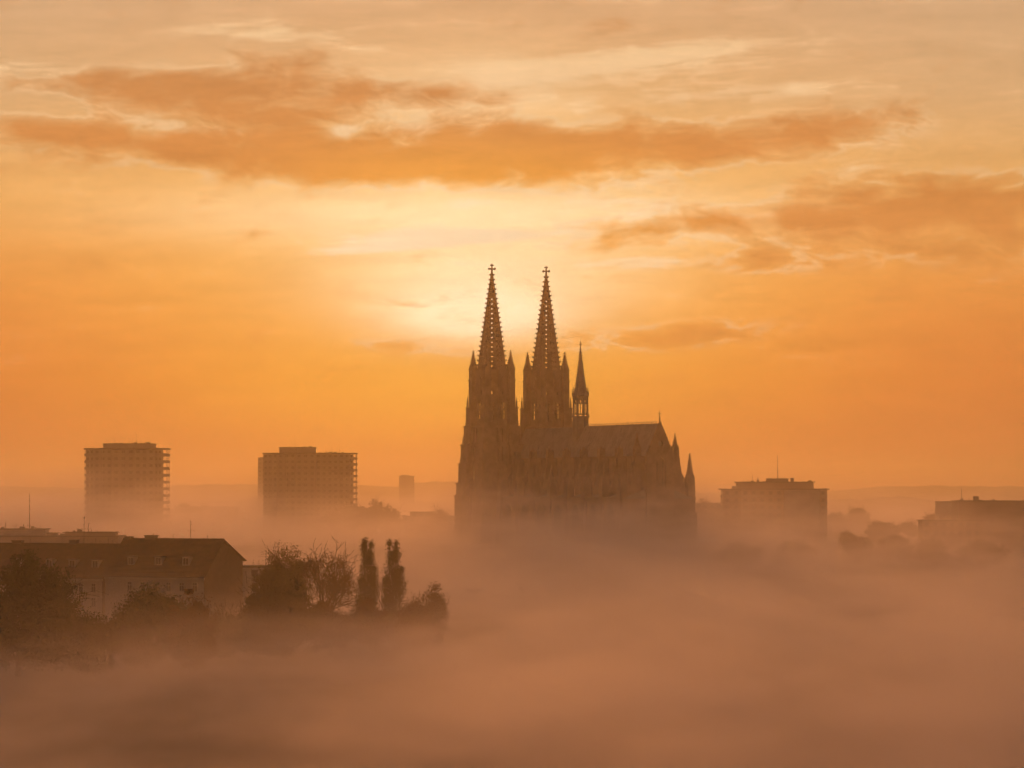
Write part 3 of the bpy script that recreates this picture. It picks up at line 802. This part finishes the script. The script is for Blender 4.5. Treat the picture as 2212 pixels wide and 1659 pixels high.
# right block: three wings with overhanging cornices
def right_block():
    D = 1240; k = D / FPX; c = 1672.0; o = at(c, 1056, D); z0 = ground_z(o.x, D) - .6; top = o.z - z0
    root = thing('tower_block', 'wide stepped tower block with tall thin mast, right of the cathedral', 'tower block', (o.x, D, z0))
    X = lambda p: (p - c) * k
    poly = [(X(1562), 14), (X(1562), 2), (X(1600), -2), (X(1690), -4), (X(1690), -6.5), (X(1768), -6.5), (X(1768), -2), (X(1787), 1), (X(1787), 14)]
    b = MB(); b.prism(poly, -1, top - .3); b.build('wall', M['render_warm'], root)
    pale = [(X(1691), -4), (X(1691), -6.9), (X(1767), -6.9), (X(1767), -4)]
    b = MB(); b.prism(pale, -1, top - .5); b.build('front_bay', M['render_pale'], root)
    b = MB(); wall_windows(b, poly, 1.7, 1.6, 1.35, 2.9); me = b.mesh('window_row', M['glass'])
    b = MB(); ring_prism(b, offset_poly(poly, .22), .25, 0, .9); bd = b.mesh('parapet_band', M['concrete'])
    for i in range(int(top / 2.95)):
        z = top - (i + 1) * 2.95 - .4
        link('window_row', me, root, (0, 0, z)).__setitem__('kind', 'stuff'); link('parapet_band', bd, root, (0, 0, z))
    b = MB(); b.prism(offset_poly(poly, 1.0), top - .35, top + .1); b.build('cornice', M['bitumen'], root)
    zt = height(1040.5, D) - z0
    pp = [(X(1594), 12), (X(1594), 1), (X(1668), -2.6), (X(1756), -2.6), (X(1756), 12)]
    b = MB(); b.prism(pp, top + .05, zt - .3); b.build('penthouse', M['render_warm'], root)
    b = MB(); b.prism(offset_poly(pp, .6), zt - .33, zt); b.build('penthouse_roof', M['bitumen'], root)
    b = MB(); b.box(X(1583), X(1596), 2, 6, top, top + 1.1); b.build('roof_box', M['concrete'], root)
    zl = height(1033.5, D) - z0
    b = MB(); b.box(X(1658), X(1703), 1, 6, zt - .05, zl); b.box(X(1657), X(1704), .8, 6.2, zl - .2, zl + .05); b.build('lift_house', M['concrete'], root)
    b = MB(); b.box(X(1709), X(1716), 2, 3.6, zt - .05, zt + 1.55); b.build('chimney', M['concrete'], root)
    b = MB(); b.box(X(1636), X(1641), 2, 3.2, zt - .05, zt + .9); b.build('chimney', M['concrete'], root)
    antenna(root, X(1681), 2, zl, 9.2, ((.12, .9), (.3, .5), (.5, .4)), r=.13, name='mast')
    antenna(root, X(1626), 2, zt, 3.0, ((.55, .9),)); antenna(root, X(1638), 2, zt, 2.4, ((.5, .6),))
    clutter(root, X(1600), X(1750), 0, zt, 21, 8, .8); clutter(root, X(1770), X(1785), 2, top, 22, 3, .7)
right_block()

# far right: flat-roofed blocks
r, k, c, zt = slab_block('apartment_block', 'dark flat-roofed block with chimney cut by the right edge of the picture', 2070, 2260, 1081, 1080, 16, M['render_warm'], win=False)
for p0, p1, h in ((2107, 2118, 1.5), (2060 + 20, 2060 + 25, .7)):
    b = MB(); b.box((p0 - c) * k, (p1 - c) * k, 4, 6, zt - .05, zt + h); b.build('chimney', M['concrete'], r)
antenna(r, (2109 - 28 - c + 28) * k - 4.5, 5, zt, 3.9, ((.5, .5), (.85, .3))); clutter(r, (2076 - c) * k, (2175 - c) * k, 3, zt, 31, 7, 1.0)
slab_block('apartment_block', 'pale blank end wall of a block beside the dark flat-roofed block', 2030, 2071, 1083, 1120, 12, M['render_pale'], win=False)
slab_block('annex_building', 'low annex with overhanging flat roof in front of the far right blocks', 1993, 2120, 1123, 1060, 12, M['render_warm'], eave=.5)
# low roofs in the middle distance, left of the cathedral
slab_block('low_building', 'low flat-roofed building beside the mound of trees left of the cathedral', 886, 936, 1105.5, 1420, 14, M['render_warm'])
slab_block('low_building', 'lowest flat roof reaching the left foot of the cathedral', 870, 992, 1114, 1400, 10, M['render_warm'])
r, k, c, zt = slab_block('low_building', 'low building with roof trees between the two balcony blocks', 376, 512, 1094, 1760, 14, M['concrete'])
antenna(r, (520 - 60 - c + 60) * k - 1, 4, zt, 6)
slab_block('low_building', 'low stepped building right of the furthest left tower block', 340, 420, 1100, 1700, 12, M['concrete'])
slab_block('low_building', 'dim low building at the right foot of the cathedral', 1500, 1562, 1086, 1330, 12, M['render_warm'])

# ------------------------------------------------------------------ near left: long tiled house
def long_house(label, along, drop, L, dorm, chim, gable):
    D = 655.0; ap = at(482, 1167, D); ang = radians(26)
    root = thing('long_house', label, 'house', (ap.x - cos(ang) * along, ap.y + sin(ang) * along, 0), pi - ang)
    # local +x runs along the ridge away from the gable, local +y towards the camera
    RZ = ap.z - drop; EF, EB = 10.4 - drop * .4, 13.4 - drop; HF, HB = 7.2 + drop * .25, 8.6
    wall = MB()
    wall.put([(.4, HF, -1), (.4, -HB, -1), (.4, -HB, EB), (.4, HF, EF), (.4, 0, RZ - .25), (L, HF, -1), (L, -HB, -1), (L, -HB, EB), (L, HF, EF), (L, 0, RZ - .25)],
             [(0, 1, 2, 4, 3), (5, 8, 9, 7, 6), (0, 3, 8, 5), (1, 6, 7, 2), (3, 4, 9, 8), (4, 2, 7, 9), (0, 5, 6, 1)])
    wall.build('wall', M['render_pale'], root)
    gw = MB(); gw.put([(.25, HF, -1), (.25, -HB, -1), (.25, -HB, EB), (.25, 0, RZ - .25), (.25, HF, EF), (.38, HF, -1), (.38, -HB, -1), (.38, -HB, EB), (.38, 0, RZ - .25), (.38, HF, EF)],
           [(0, 1, 2, 3, 4), (9, 8, 7, 6, 5), (0, 5, 6, 1), (1, 6, 7, 2), (2, 7, 8, 3), (3, 8, 9, 4), (4, 9, 5, 0)])
    gw.build('gable_wall', M['brick_dark'], root)
    rf = MB(); e = .7
    def slope(y1, z1, th):
        n = Vector((0, (RZ - z1), abs(y1))).normalized() * th
        d = Vector((0, y1, z1 - RZ)).normalized() * e
        ys = y1 + d.y; zs = z1 + d.z; sgn = 1 if y1 > 0 else -1
        rf.put([(-.3, 0, RZ), (L, 0, RZ), (L, ys, zs), (-.3, ys, zs), (-.3, 0, RZ + th), (L, 0, RZ + th), (L, ys + sgn * n.y * .5, zs + n.z), (-.3, ys + sgn * n.y * .5, zs + n.z)],
               [(0, 1, 2, 3), (4, 7, 6, 5), (0, 4, 5, 1), (2, 6, 7, 3), (0, 3, 7, 4), (1, 5, 6, 2)])
    slope(HF, EF + .05, .22); slope(-HB, EB + .05, .22)
    roof = rf.build('roof', M['tile'], root)
    t = MB()                                              # courses of tiles as shallow steps
    for i in range(1, 26):
        f = i / 26; y, z = HF * f, RZ + (EF - RZ) * f
        t.box(-.28, L, y - .05, y + .12, z + .16, z + .3)
    t.build('tile_courses', M['tile'], roof)['kind'] = 'stuff'
    b = MB(); b.box(.2, L, HF, HF + .35, EF - 1.0, EF - .45); b.build('cornice', M['wood'], root)
    b = MB(); b.box(.2, L, HF, HF + .12, EF - 4.6, EF - 4.35); b.build('string_course', M['wood'], root)
    b = MB(); b.tube((-.3, HF + .78, EF - .42), (L, HF + .78, EF - .42), .11, .11, 6); b.build('gutter', M['metal'], root)
    fr = MB(); fr.box(-.62, .62, .0, .09, -1.0, 1.0); frm = fr.mesh('window', M['wood'])
    pn = MB(); pn.box(-.5, -.05, .085, .1, -.9, .3); pn.box(.05, .5, .085, .1, -.9, .3); pn.box(-.5, -.05, .085, .1, .4, .9); pn.box(.05, .5, .085, .1, .4, .9)
    pnm = pn.mesh('pane', M['glass'])
    sl = MB(); sl.box(-.75, .75, 0, .22, -1.15, -1.0); slm = sl.mesh('sill', M['wood'])
    for row in range(3):
        for i in range(int((L - 3) / 3.3)):
            w = link('window', frm, root, (2.6 + i * 3.3, HF, EF - 2.55 - row * 3.1))
            link('pane', pnm, w); link('sill', slm, w)
    # dormers on the front slope
    for i, x in enumerate(dorm):
        z = RZ + (EF - RZ) * .62; y = HF * .62
        d = MB(); d.box(x - .9, x + .9, y - 2.2, y + 1.0, z - .9, z + 1.0)
        o = d.build('dormer', M['render_pale'], root)
        d = MB(); d.box(x - 1.2, x + 1.2, y - 2.4, y + 1.35, z + 1.0, z + 1.18); d.build('dormer_roof', M['metal'], o)
        d = MB(); d.box(x - .62, x - .06, y + .99, y + 1.03, z - .6, z + .75); d.box(x + .06, x + .62, y + .99, y + 1.03, z - .6, z + .75); d.build('pane', M['glass'], o)
    # ridge: chimneys, skylight ridge, aerials
    for x, w, h in chim:
        b = MB(); b.box(x - w, x + w, -.9, .3, RZ - .8, RZ + h); b.box(x - w - .12, x + w + .12, -1.0, .4, RZ + h - .2, RZ + h + .003); b.build('chimney', M['render_warm'], root)
    b = MB(); b.tube((-.3, 0, RZ + .22), (L, 0, RZ + .22), .16, .16, 6); b.build('ridge_tiles', M['tile'], roof)
    if gable:
        antenna(root, 8.5, -.5, RZ, 4.4, ((.45, 1.9), (.75, .8)), r=.07)
        antenna(root, 4.2, -.5, RZ, 1.1, (), r=.06); antenna(root, 13, -.5, RZ, 1.2, ((.8, .6),), r=.06)
        for i in range(4): antenna(root, 15 + i * 1.6, -.6, RZ, .6 + .4 * (i % 3), ((.8, .5),), r=.06, name='vent_pipe')
    else:
        antenna(root, 10.5, -.5, RZ, 6.4, ((.55, 3.8), (.93, 1.0), (.3, .7)), r=.08)
        for i in range(9): antenna(root, 2 + i * 1.1, -.6, RZ, .7 + .5 * (i % 3), ((.8, .5),), r=.06, name='vent_pipe')
long_house('nearer tiled house ending in the dark gable, with dormers above the trees', 0.0, 0.0, 25.5, (6, 13, 20), ((18.5, 1.3, 1.0), (24.2, .8, .7)), True)
long_house('lower tiled house continuing left of the gabled house, pale wall with windows', 25.6, 1.25, 120.0, (3.5, 9.5, 15.5, 24, 33, 42), ((13.0, .9, 1.1), (28.0, 1.2, .9)), False)
# flat-roofed block behind it with pale roof-top rooms
def back_block():
    D = 800.0; o = at(90, 1168, D); k = D / FPX
    root = thing('apartment_block', 'flat-roofed block with pale roof-top rooms and aerials, behind the long house', 'apartment block', (o.x, D, 0))
    X = lambda p: (p - 90) * k; Z = lambda y: height(y, D)
    b = MB(); b.box(X(-160), X(255), 0, 14, -1, Z(1160)); b.build('wall', M['render_warm'], root)
    b = MB(); b.box(X(-165), X(258), -.5, 14.5, Z(1160), Z(1157)); b.build('roof_slab', M['bitumen'], root)
    for p0, p1, y0, yd in ((-120, 96, 1142, 1.0), (97, 116, 1150.5, 3.0), (138, 246, 1149, 1.4)):
        b = MB(); b.box(X(p0), X(p1), yd, 8, Z(1158), Z(y0) - .25); w = b.build('roof_room', M['render_pale'] if y0 < 1145 else M['render_warm'], root)
        b = MB(); b.box(X(p0) - .5, X(p1) + .35, yd - .45, 8.4, Z(y0) - .25, Z(y0)); b.build('room_roof', M['bitumen'], w)
    b = MB(); b.box(X(150), X(200), -.55, -.45, Z(1166), Z(1165)); b.build('roof_rail', M['metal'], root)
    antenna(root, X(60), 3, Z(1142), 9.2, ((.28, .9), (.55, .5), (.8, .6)), r=.1, name='mast')
    antenna(root, X(8), 3, Z(1142), 2.0, ((.6, .6),)); antenna(root, X(28), 3, Z(1142), 1.3, ((.7, .5),)); antenna(root, X(47), 3, Z(1142), 1.2, ((.7, .5),)); antenna(root, X(84), 3, Z(1142), .9)
    antenna(root, X(188), 3, Z(1149), 2.3, ((.98, .9),)); antenna(root, X(167), 3, Z(1149), .7)
    clutter(root, X(105), X(135), 2, Z(1157), 41, 4, .7); clutter(root, X(150), X(240), 2, Z(1149), 42, 4, .6)
    clutter(root, X(0), X(90), 2, Z(1142), 43, 8, .8)
back_block()
r, k, c, zt = slab_block('low_building', 'low flat roof with a row of short posts between the long house and the trees', 500, 600, 1223, 690, 12, M['render_pale'])
b = MB()
for i in range(24): b.tube(((504 - c) * k + i * .4, .4, zt), ((504 - c) * k + i * .4, .4, zt + .25 + .15 * (i % 3 == 0)), .04, .04, 4)
b.build('railing', M['metal'], r)

# ------------------------------------------------------------------ trees
def branchy(mb, rnd, p, d, length, r, depth, tips, spread, up):
    segs = 3 if depth > 1 else 2
    for i in range(segs):
        d = (d + Vector((rnd.gauss(0, .12), rnd.gauss(0, .12), rnd.gauss(0, .08) + up))).normalized()
        q = p + d * (length / segs)
        r2 = r * (.82 if i < segs - 1 else .7)
        mb.tube(p, q, max(r, .035), max(r2, .03), 5 if depth > 1 else 3)
        p, r = q, r2
        if depth > 0 and (i > 0 or depth < 3):
            for _ in range(2 if depth > 1 else 1):
                a = rnd.uniform(0, 2 * pi); sd = d.orthogonal().normalized()
                sd = Matrix.Rotation(a, 3, d) @ sd
                nd = (d * (1 - spread) + sd * spread).normalized()
                branchy(mb, rnd, p, nd, length * rnd.uniform(.55, .8), r * .6, depth - 1, tips, spread, up)
        if depth <= 1: tips.append((p.copy(), d.copy()))
    tips.append((p.copy(), d.copy()))
def leaves(name, pts, size, m, parent, rnd):
    vs = []; fs = []
    for (p, s_) in pts:
        a = Vector((rnd.gauss(0, 1), rnd.gauss(0, 1), rnd.gauss(0, 1))).normalized()
        b = a.orthogonal().normalized(); b = Matrix.Rotation(rnd.uniform(0, 6.28), 3, a) @ b
        c = a.cross(b); w = s_ * size
        o = len(vs)
        vs += [tuple(p - b * w), tuple(p + c * w * .55), tuple(p + b * w), tuple(p - c * w * .55)]
        fs.append((o, o + 1, o + 2, o + 3))
    me = bpy.data.meshes.new(name); me.from_pydata(vs, [], fs); me.materials.append(m)
    return link(name, me, parent)
def tree(label, px, py, D, half_px, seed, m='leaf_olive', form='round', density=1.0, size=.2, clumps=34, cat='tree', group=None, name='tree'):
    """a trunk with limbs, and leaves hung on the twigs within the crown's own uneven outline"""
    rnd = random.Random(seed)
    top = at(px, py, D); gz = ground_z(top.x, D) - .3
    H = top.z - gz; Rr = half_px * D / FPX
    root = thing(name, label, cat, (top.x, D, gz), 0.0, group)
    b = MB(); tips = []
    if form == 'poplar':
        stems = [(-.27 * Rr, 1.0), (.29 * Rr, .985), (.02 * Rr, .9), (-.58 * Rr, .64), (.62 * Rr, .74)]
        for sx, f in stems:
            p = Vector((sx * .25, rnd.uniform(-.4, .4), 0)); q = Vector((sx * .8, rnd.uniform(-.5, .5), H * f * .14)); t = Vector((sx, rnd.uniform(-.3, .3), H * f * .985))
            b.tube(p, q, H * .014, H * .010, 6); b.tube(q, t, H * .010, .03, 5)
            for i in range(80):
                g_ = rnd.uniform(.0, .97); a = rnd.uniform(0, 6.28)
                s0 = q + (t - q) * g_; w = Rr * .62 * (sin(pi * min(1, (g_ * .62 + .38))) ** .7 * min(1, .45 + g_ * 1.6)) * rnd.uniform(.5, 1.1)
                e = s0 + Vector((cos(a) * w, sin(a) * w, w * 1.9 + .6))
                if e.z > H * f: e.z = H * f - rnd.uniform(0, .6)
                b.tube(s0, e, .05, .02, 3)
                for j in range(4): tips.append((s0.lerp(e, .3 + .23 * j), (e - s0).normalized()))
        spread_leaf = .28
    else:
        vr = min(.42 * H, Rr * 1.15)
        trunk_h = (H - vr * 1.75) if form == 'round' else H * .12
        lean = Vector((rnd.uniform(-.06, .06), rnd.uniform(-.06, .06), 1)).normalized()
        p1 = lean * trunk_h
        b.tube((0, 0, -.3), p1, H * .026, H * .02, 8)
        nl = 9 if form == 'round' else 12
        for i in range(nl):
            a = i * 2.4 + rnd.uniform(-.3, .3); el = rnd.uniform(.35, 1.45) if form == 'round' else rnd.uniform(.1, 1.4)
            d = Vector((cos(a) * cos(el), sin(a) * cos(el), sin(el)))
            ln = 1.0 / sqrt((d.x / Rr) ** 2 + (d.y / Rr) ** 2 + (d.z / max(.5, H - trunk_h)) ** 2)
            branchy(b, rnd, p1 * rnd.uniform(.7, 1.0), d, ln * (rnd.uniform(.56, .70) if form == 'round' else rnd.uniform(.44, .58)), H * .014, 3, tips, .42, .05)
        spread_leaf = .42
    # keep tips inside the crown's outline, which is roughened by noise
    cz = (H - min(.42 * H, Rr * 1.15)) if form == 'round' else H * .5
    keep = []
    for (p, d) in tips:
        if form != 'poplar':
            q = Vector((p.x / Rr, p.y / Rr, (p.z - cz) / (H - cz if (p.z > cz or form == 'round') else cz * .95)))
            lim = 1.0 + .22 * mnoise.noise((p.x * .35 + seed, p.y * .35, p.z * .35))
            if q.length > lim: continue
        keep.append((p, d))
    b.build('trunk', M['bark'], root, fix=False)
    pts = []
    nper = (9 if form == 'bush' else 4.2) * density
    for (p, d) in keep:
        n_ = int(nper) + (rnd.random() < nper % 1)
        clump = .5 + mnoise.noise((p.x * .5, p.y * .5 + seed, p.z * .5)) * .9
        for _ in range(n_):
            if form != 'bush' and rnd.random() > .45 + clump: continue
            pts.append((p + Vector((rnd.gauss(0, spread_leaf), rnd.gauss(0, spread_leaf), rnd.gauss(0, spread_leaf * .9))), rnd.uniform(.6, 1.3)))
    if form == 'bush':                                     # clumps of leaves through the crown, down to a ragged skirt
        nc = int(clumps * (.7 + .3 * density)); clumps = []
        for _ in range(nc):
            a, e, rr = rnd.uniform(0, 6.28), math.asin(rnd.uniform(-.9, 1)), rnd.uniform(.4, 1.0)
            ce = cos(e) if e > 0 else cos(e) ** .35
            lim = min(1.0, .80 + .62 * mnoise.noise((cos(a) * 1.3 + seed, sin(a) * 1.3, e)))
            c0 = Vector((cos(a) * ce * Rr * rr * lim, sin(a) * ce * Rr * rr * lim, cz + (H - cz) * sin(e) * rr * lim * 1.04 if e > 0 else cz + cz * sin(e)))
            clumps.append((c0, Rr * rnd.uniform(.16, .38)))
        for _ in range(int(14000 * density)):
            c0, cr = rnd.choice(clumps)
            d = Vector((rnd.gauss(0, 1), rnd.gauss(0, 1), rnd.gauss(0, 1))).normalized() * cr * rnd.uniform(.2, 1.12)
            p = c0 + Vector((d.x, d.y, d.z * .8))
            if p.z < .1 or p.z > H: continue
            pts.append((p, rnd.uniform(.6, 1.4)))
    leaves('crown', pts, size * (.74 if form == 'bush' else .9), M[m], root, rnd)
    return root
G1 = 'trees on the near left bank'
tree('big dark dense tree at the left edge in front of the long house', 40, 1192, 470, 135, 11, 'leaf_green', 'bush', 2.2, .27, group=G1)
tree('dark bushy tree partly hiding the pale walls of the long house', 318, 1240, 490, 92, 12, 'leaf_green', 'bush', 1.5, .25, group=G1)
tree('smaller rust-tinged bush right of the dark bushy tree', 415, 1272, 480, 56, 13, 'leaf_rust', 'bush', 1.0, .22, group=G1)
tree('low dark shrub left of the dark bushy tree', 205, 1312, 470, 60, 14, 'leaf_green', 'bush', .9, .22, group=G1)
tree('tall open-crowned tree rising behind the dark round tree', 614, 1162, 570, 50, 15, 'leaf_olive', 'round', 2.6, .16, group=G1)
tree('dense dark round tree between the long house and the open-crowned trees', 612, 1216, 520, 84, 16, 'leaf_olive', 'bush', 2.0, .23, group=G1)
tree('broad sparse tree with bare lower twigs left of the poplars', 700, 1194, 555, 66, 17, 'leaf_rust', 'round', 2.1, .16, group=G1)
tree('left one of the two tall poplars', 794, 1163, 560, 26, 18, 'leaf_olive', 'poplar', 2.5, .14, group='pair of poplars')
tree('right one of the two tall poplars', 848, 1165, 565, 28, 19, 'leaf_olive', 'poplar', 2.5, .14, group='pair of poplars')
tree('small rounded sparse tree right of the poplars', 916, 1242, 540, 52, 20, 'leaf_rust', 'bush', .9, .18, clumps=44, group=G1)
tree('low shrub at the foot of the poplars', 800, 1282, 545, 42, 21, 'leaf_rust', 'bush', .6, .2, group=G1)
tree('low shrub under the broad sparse tree', 715, 1280, 530, 52, 22, 'leaf_rust', 'bush', .7, .2, group=G1)
tree('low shrub under the small rounded tree right of the poplars', 880, 1300, 535, 40, 23, 'leaf_rust', 'bush', .6, .2, group=G1)
tree('low dark shrub at the foot of the big dark tree at the left edge', 150, 1322, 500, 60, 24, 'leaf_green', 'bush', .7, .22, group=G1)
tree('low shrub below the gable end of the long house', 478, 1318, 520, 52, 25, 'leaf_olive', 'bush', .6, .22, group=G1)
tree('low shrub at the left foot of the dense dark round tree', 548, 1302, 525, 46, 26, 'leaf_olive', 'bush', .6, .22, group=G1)
G2 = 'trees far off in the fog'
tree('wide left half of the tree mound left of the cathedral', 765, 1094, 1450, 62, 31, 'leaf_olive', 'bush', 0.92, .5, clumps=15, group=G2)
tree('open-topped tree on the mound left of the cathedral', 812, 1080, 1450, 30, 32, 'leaf_olive', 'round', 1.4, .4, group=G2)
tree('right shoulder tree of the mound left of the cathedral', 845, 1091, 1440, 28, 33, 'leaf_olive', 'bush', 0.42, .45, clumps=15, group=G2)
tree('small shrub by the left foot of the cathedral', 950, 1104, 1400, 26, 34, 'leaf_rust', 'round', .9, .35, group=G2)
tree('shrub showing above the low building at the right foot of the cathedral', 1520, 1076, 1340, 18, 35, 'leaf_rust', 'round', 1.3, .35, group=G2)
tree('faint twin-topped tree just right of the stepped tower block', 1848, 1097, 1500, 34, 36, 'leaf_olive', 'bush', 0.42, .45, clumps=15, group=G2)
tree('faint tree nearest the right wall of the stepped tower block', 1806, 1106, 1480, 34, 37, 'leaf_olive', 'bush', 0.38, .45, clumps=15, group=G2)
tree('round tree above the long low roof on the right', 1906, 1118, 1180, 38, 38, 'leaf_olive', 'bush', 0.59, .36, clumps=15, group=G2)
tree('small tree left of the far right annex roof', 1962, 1130, 1250, 20, 39, 'leaf_olive', 'round', 1.2, .33, group=G2)
tree('small bare tree behind the far right annex roof', 2010, 1112, 1150, 17, 40, 'leaf_rust', 'round', .9, .3, group=G2)
tree('tree over the low building between the two balcony blocks', 398, 1082, 1740, 20, 41, 'leaf_olive', 'bush', 0.38, .5, clumps=15, group=G2)
tree('tree behind the low building between the two balcony blocks', 440, 1088, 1800, 30, 42, 'leaf_olive', 'bush', 0.38, .5, clumps=15, group=G2)
tree('small pointed tree at the left end of the long low roof on the right', 1830, 1148, 980, 14, 43, 'leaf_olive', 'round', 1.4, .26, group=G2)
for px_, py_, D_, hp, sd_, lb in ((1850, 1160, 980, 46, 44, 'low dim tree below the twin-topped tree on the right'), (1935, 1158, 990, 50, 45, 'low dim tree below the round tree on the right'), (2010, 1164, 960, 44, 46, 'low dim tree in front of the far right annex'), (2120, 1166, 940, 60, 47, 'low dim tree in front of the dark flat-roofed block at the right edge'), (1600, 1172, 930, 56, 48, 'low dim tree below the left half of the stepped tower block'), (1720, 1168, 950, 50, 49, 'low dim tree below the right half of the stepped tower block')):
    tree(lb, px_, py_, D_, hp, sd_, 'leaf_olive', 'bush', .4, .3, clumps=16, group='low trees in the fog on the right')
# ------------------------------------------------------------------ air: even haze and ground fog
def box_mesh(name, x0, x1, y0, y1, z0, z1):
    me = bpy.data.meshes.new(name)
    v = [(x, y, z) for z in (z0, z1) for y in (y0, y1) for x in (x0, x1)]
    me.from_pydata(v, [], [(0, 2, 3, 1), (4, 5, 7, 6), (0, 1, 5, 4), (2, 6, 7, 3), (0, 4, 6, 2), (1, 3, 7, 5)])
    return me
def volume_material(name):
    m = bpy.data.materials.new(name); m.use_nodes = True
    g = NG(m.node_tree)
    for nd in list(g.n): g.n.remove(nd)
    out = g.new('ShaderNodeOutputMaterial')
    pv = g.new('ShaderNodeVolumePrincipled')
    g.l.new(pv.outputs[0], out.inputs['Volume'])
    return m, g, pv
HAZE_D, HAZE_G = 2.5e-4, 0.74
FOG_D, FOG_G = 0.018, 0.76
m, g, pv = volume_material('haze_air')
pv.inputs['Color'].default_value = (0.97, 0.83, 0.55, 1)
pv.inputs['Density'].default_value = HAZE_D
pv.inputs['Anisotropy'].default_value = HAZE_G
me = box_mesh('haze', -10000, 10000, -400, 9500, -4, 126)
me.materials.append(m)
haze = bpy.data.objects.new('haze', me); COL.objects.link(haze); haze['kind'] = 'stuff'

m, g, pv = volume_material('fog_air')
geo = g.new('ShaderNodeNewGeometry')
sep = g.new('ShaderNodeSeparateXYZ'); g.l.new(geo.outputs['Position'], sep.inputs[0])
X, Y, Z = sep.outputs
nlow = g.noise(g.xyz(g.mul(X, 1 / 150), g.mul(Y, 1 / 260), g.mul(Z, 1 / 45)), 1.0, 2.0, 0.55)
# the bank lies low over the near left bank, higher over the river and the town
rel = g.add(X, g.mul(Y, 0.03))                       # west of the line of sight to the poplars' right
lefty = g.step(rel, -30.0, 25.0)
near = g.step(Y, 640, 880)
# low over the near left bank, deeper over the river flat, thickest round the cathedral's foot and the far left town
nfine = g.noise(g.xyz(g.mul(X, 1 / 26), g.mul(Y, 1 / 70), g.mul(Z, 1 / 8)), 1.0, 3.5, 0.62)
far = g.add(g.step(X, -130.0, -88.0, 15.0, 7.5), g.sub(g.step(X, -30.0, -8.0, 0.0, 5.6), g.step(X, 62.0, 120.0, 0.0, 6.5)))
far = g.sub(far, g.mul(g.step(Y, 1440, 1640), g.step(X, -60.0, -110.0, 0.0, 7.0)))
H = g.add(2.2, g.mul(lefty, 5.0))
H = g.add(g.mul(H, g.sub(1.0, near)), g.mul(far, near))
H = g.add(H, g.mul(g.sub(nlow, 0.5), 12.0))
H = g.add(H, g.mul(g.sub(nfine, 0.5), g.add(9.0, g.add(g.mul(lefty, 6.0), g.mul(near, 7.0)))))
t = g.div(g.sub(Z, H), g.add(2.6, g.mul(near, 3.2)))
fall = g.div(1.0, g.add(1.0, g.m('EXPONENT', t)))     # dense below H, thinning out over some 10 m above it
rho = g.mul(g.mul(fall, g.step(nfine, 0.32, 0.66, 0.22, 1.45)), FOG_D)
g.l.new(rho, pv.inputs['Density'])
pv.inputs['Color'].default_value = (0.99, 0.875, 0.90, 1)
pv.inputs['Anisotropy'].default_value = FOG_G
me = box_mesh('fog', -520, 520, -60, 2400, -3.0, 60)
me.materials.append(m)
fog = bpy.data.objects.new('fog', me); COL.objects.link(fog); fog['kind'] = 'stuff'
try:
    m.cycles.volume_step_rate = 0.4
    m.cycles.homogeneous_volume = False
except Exception as e:
    print('step', e)
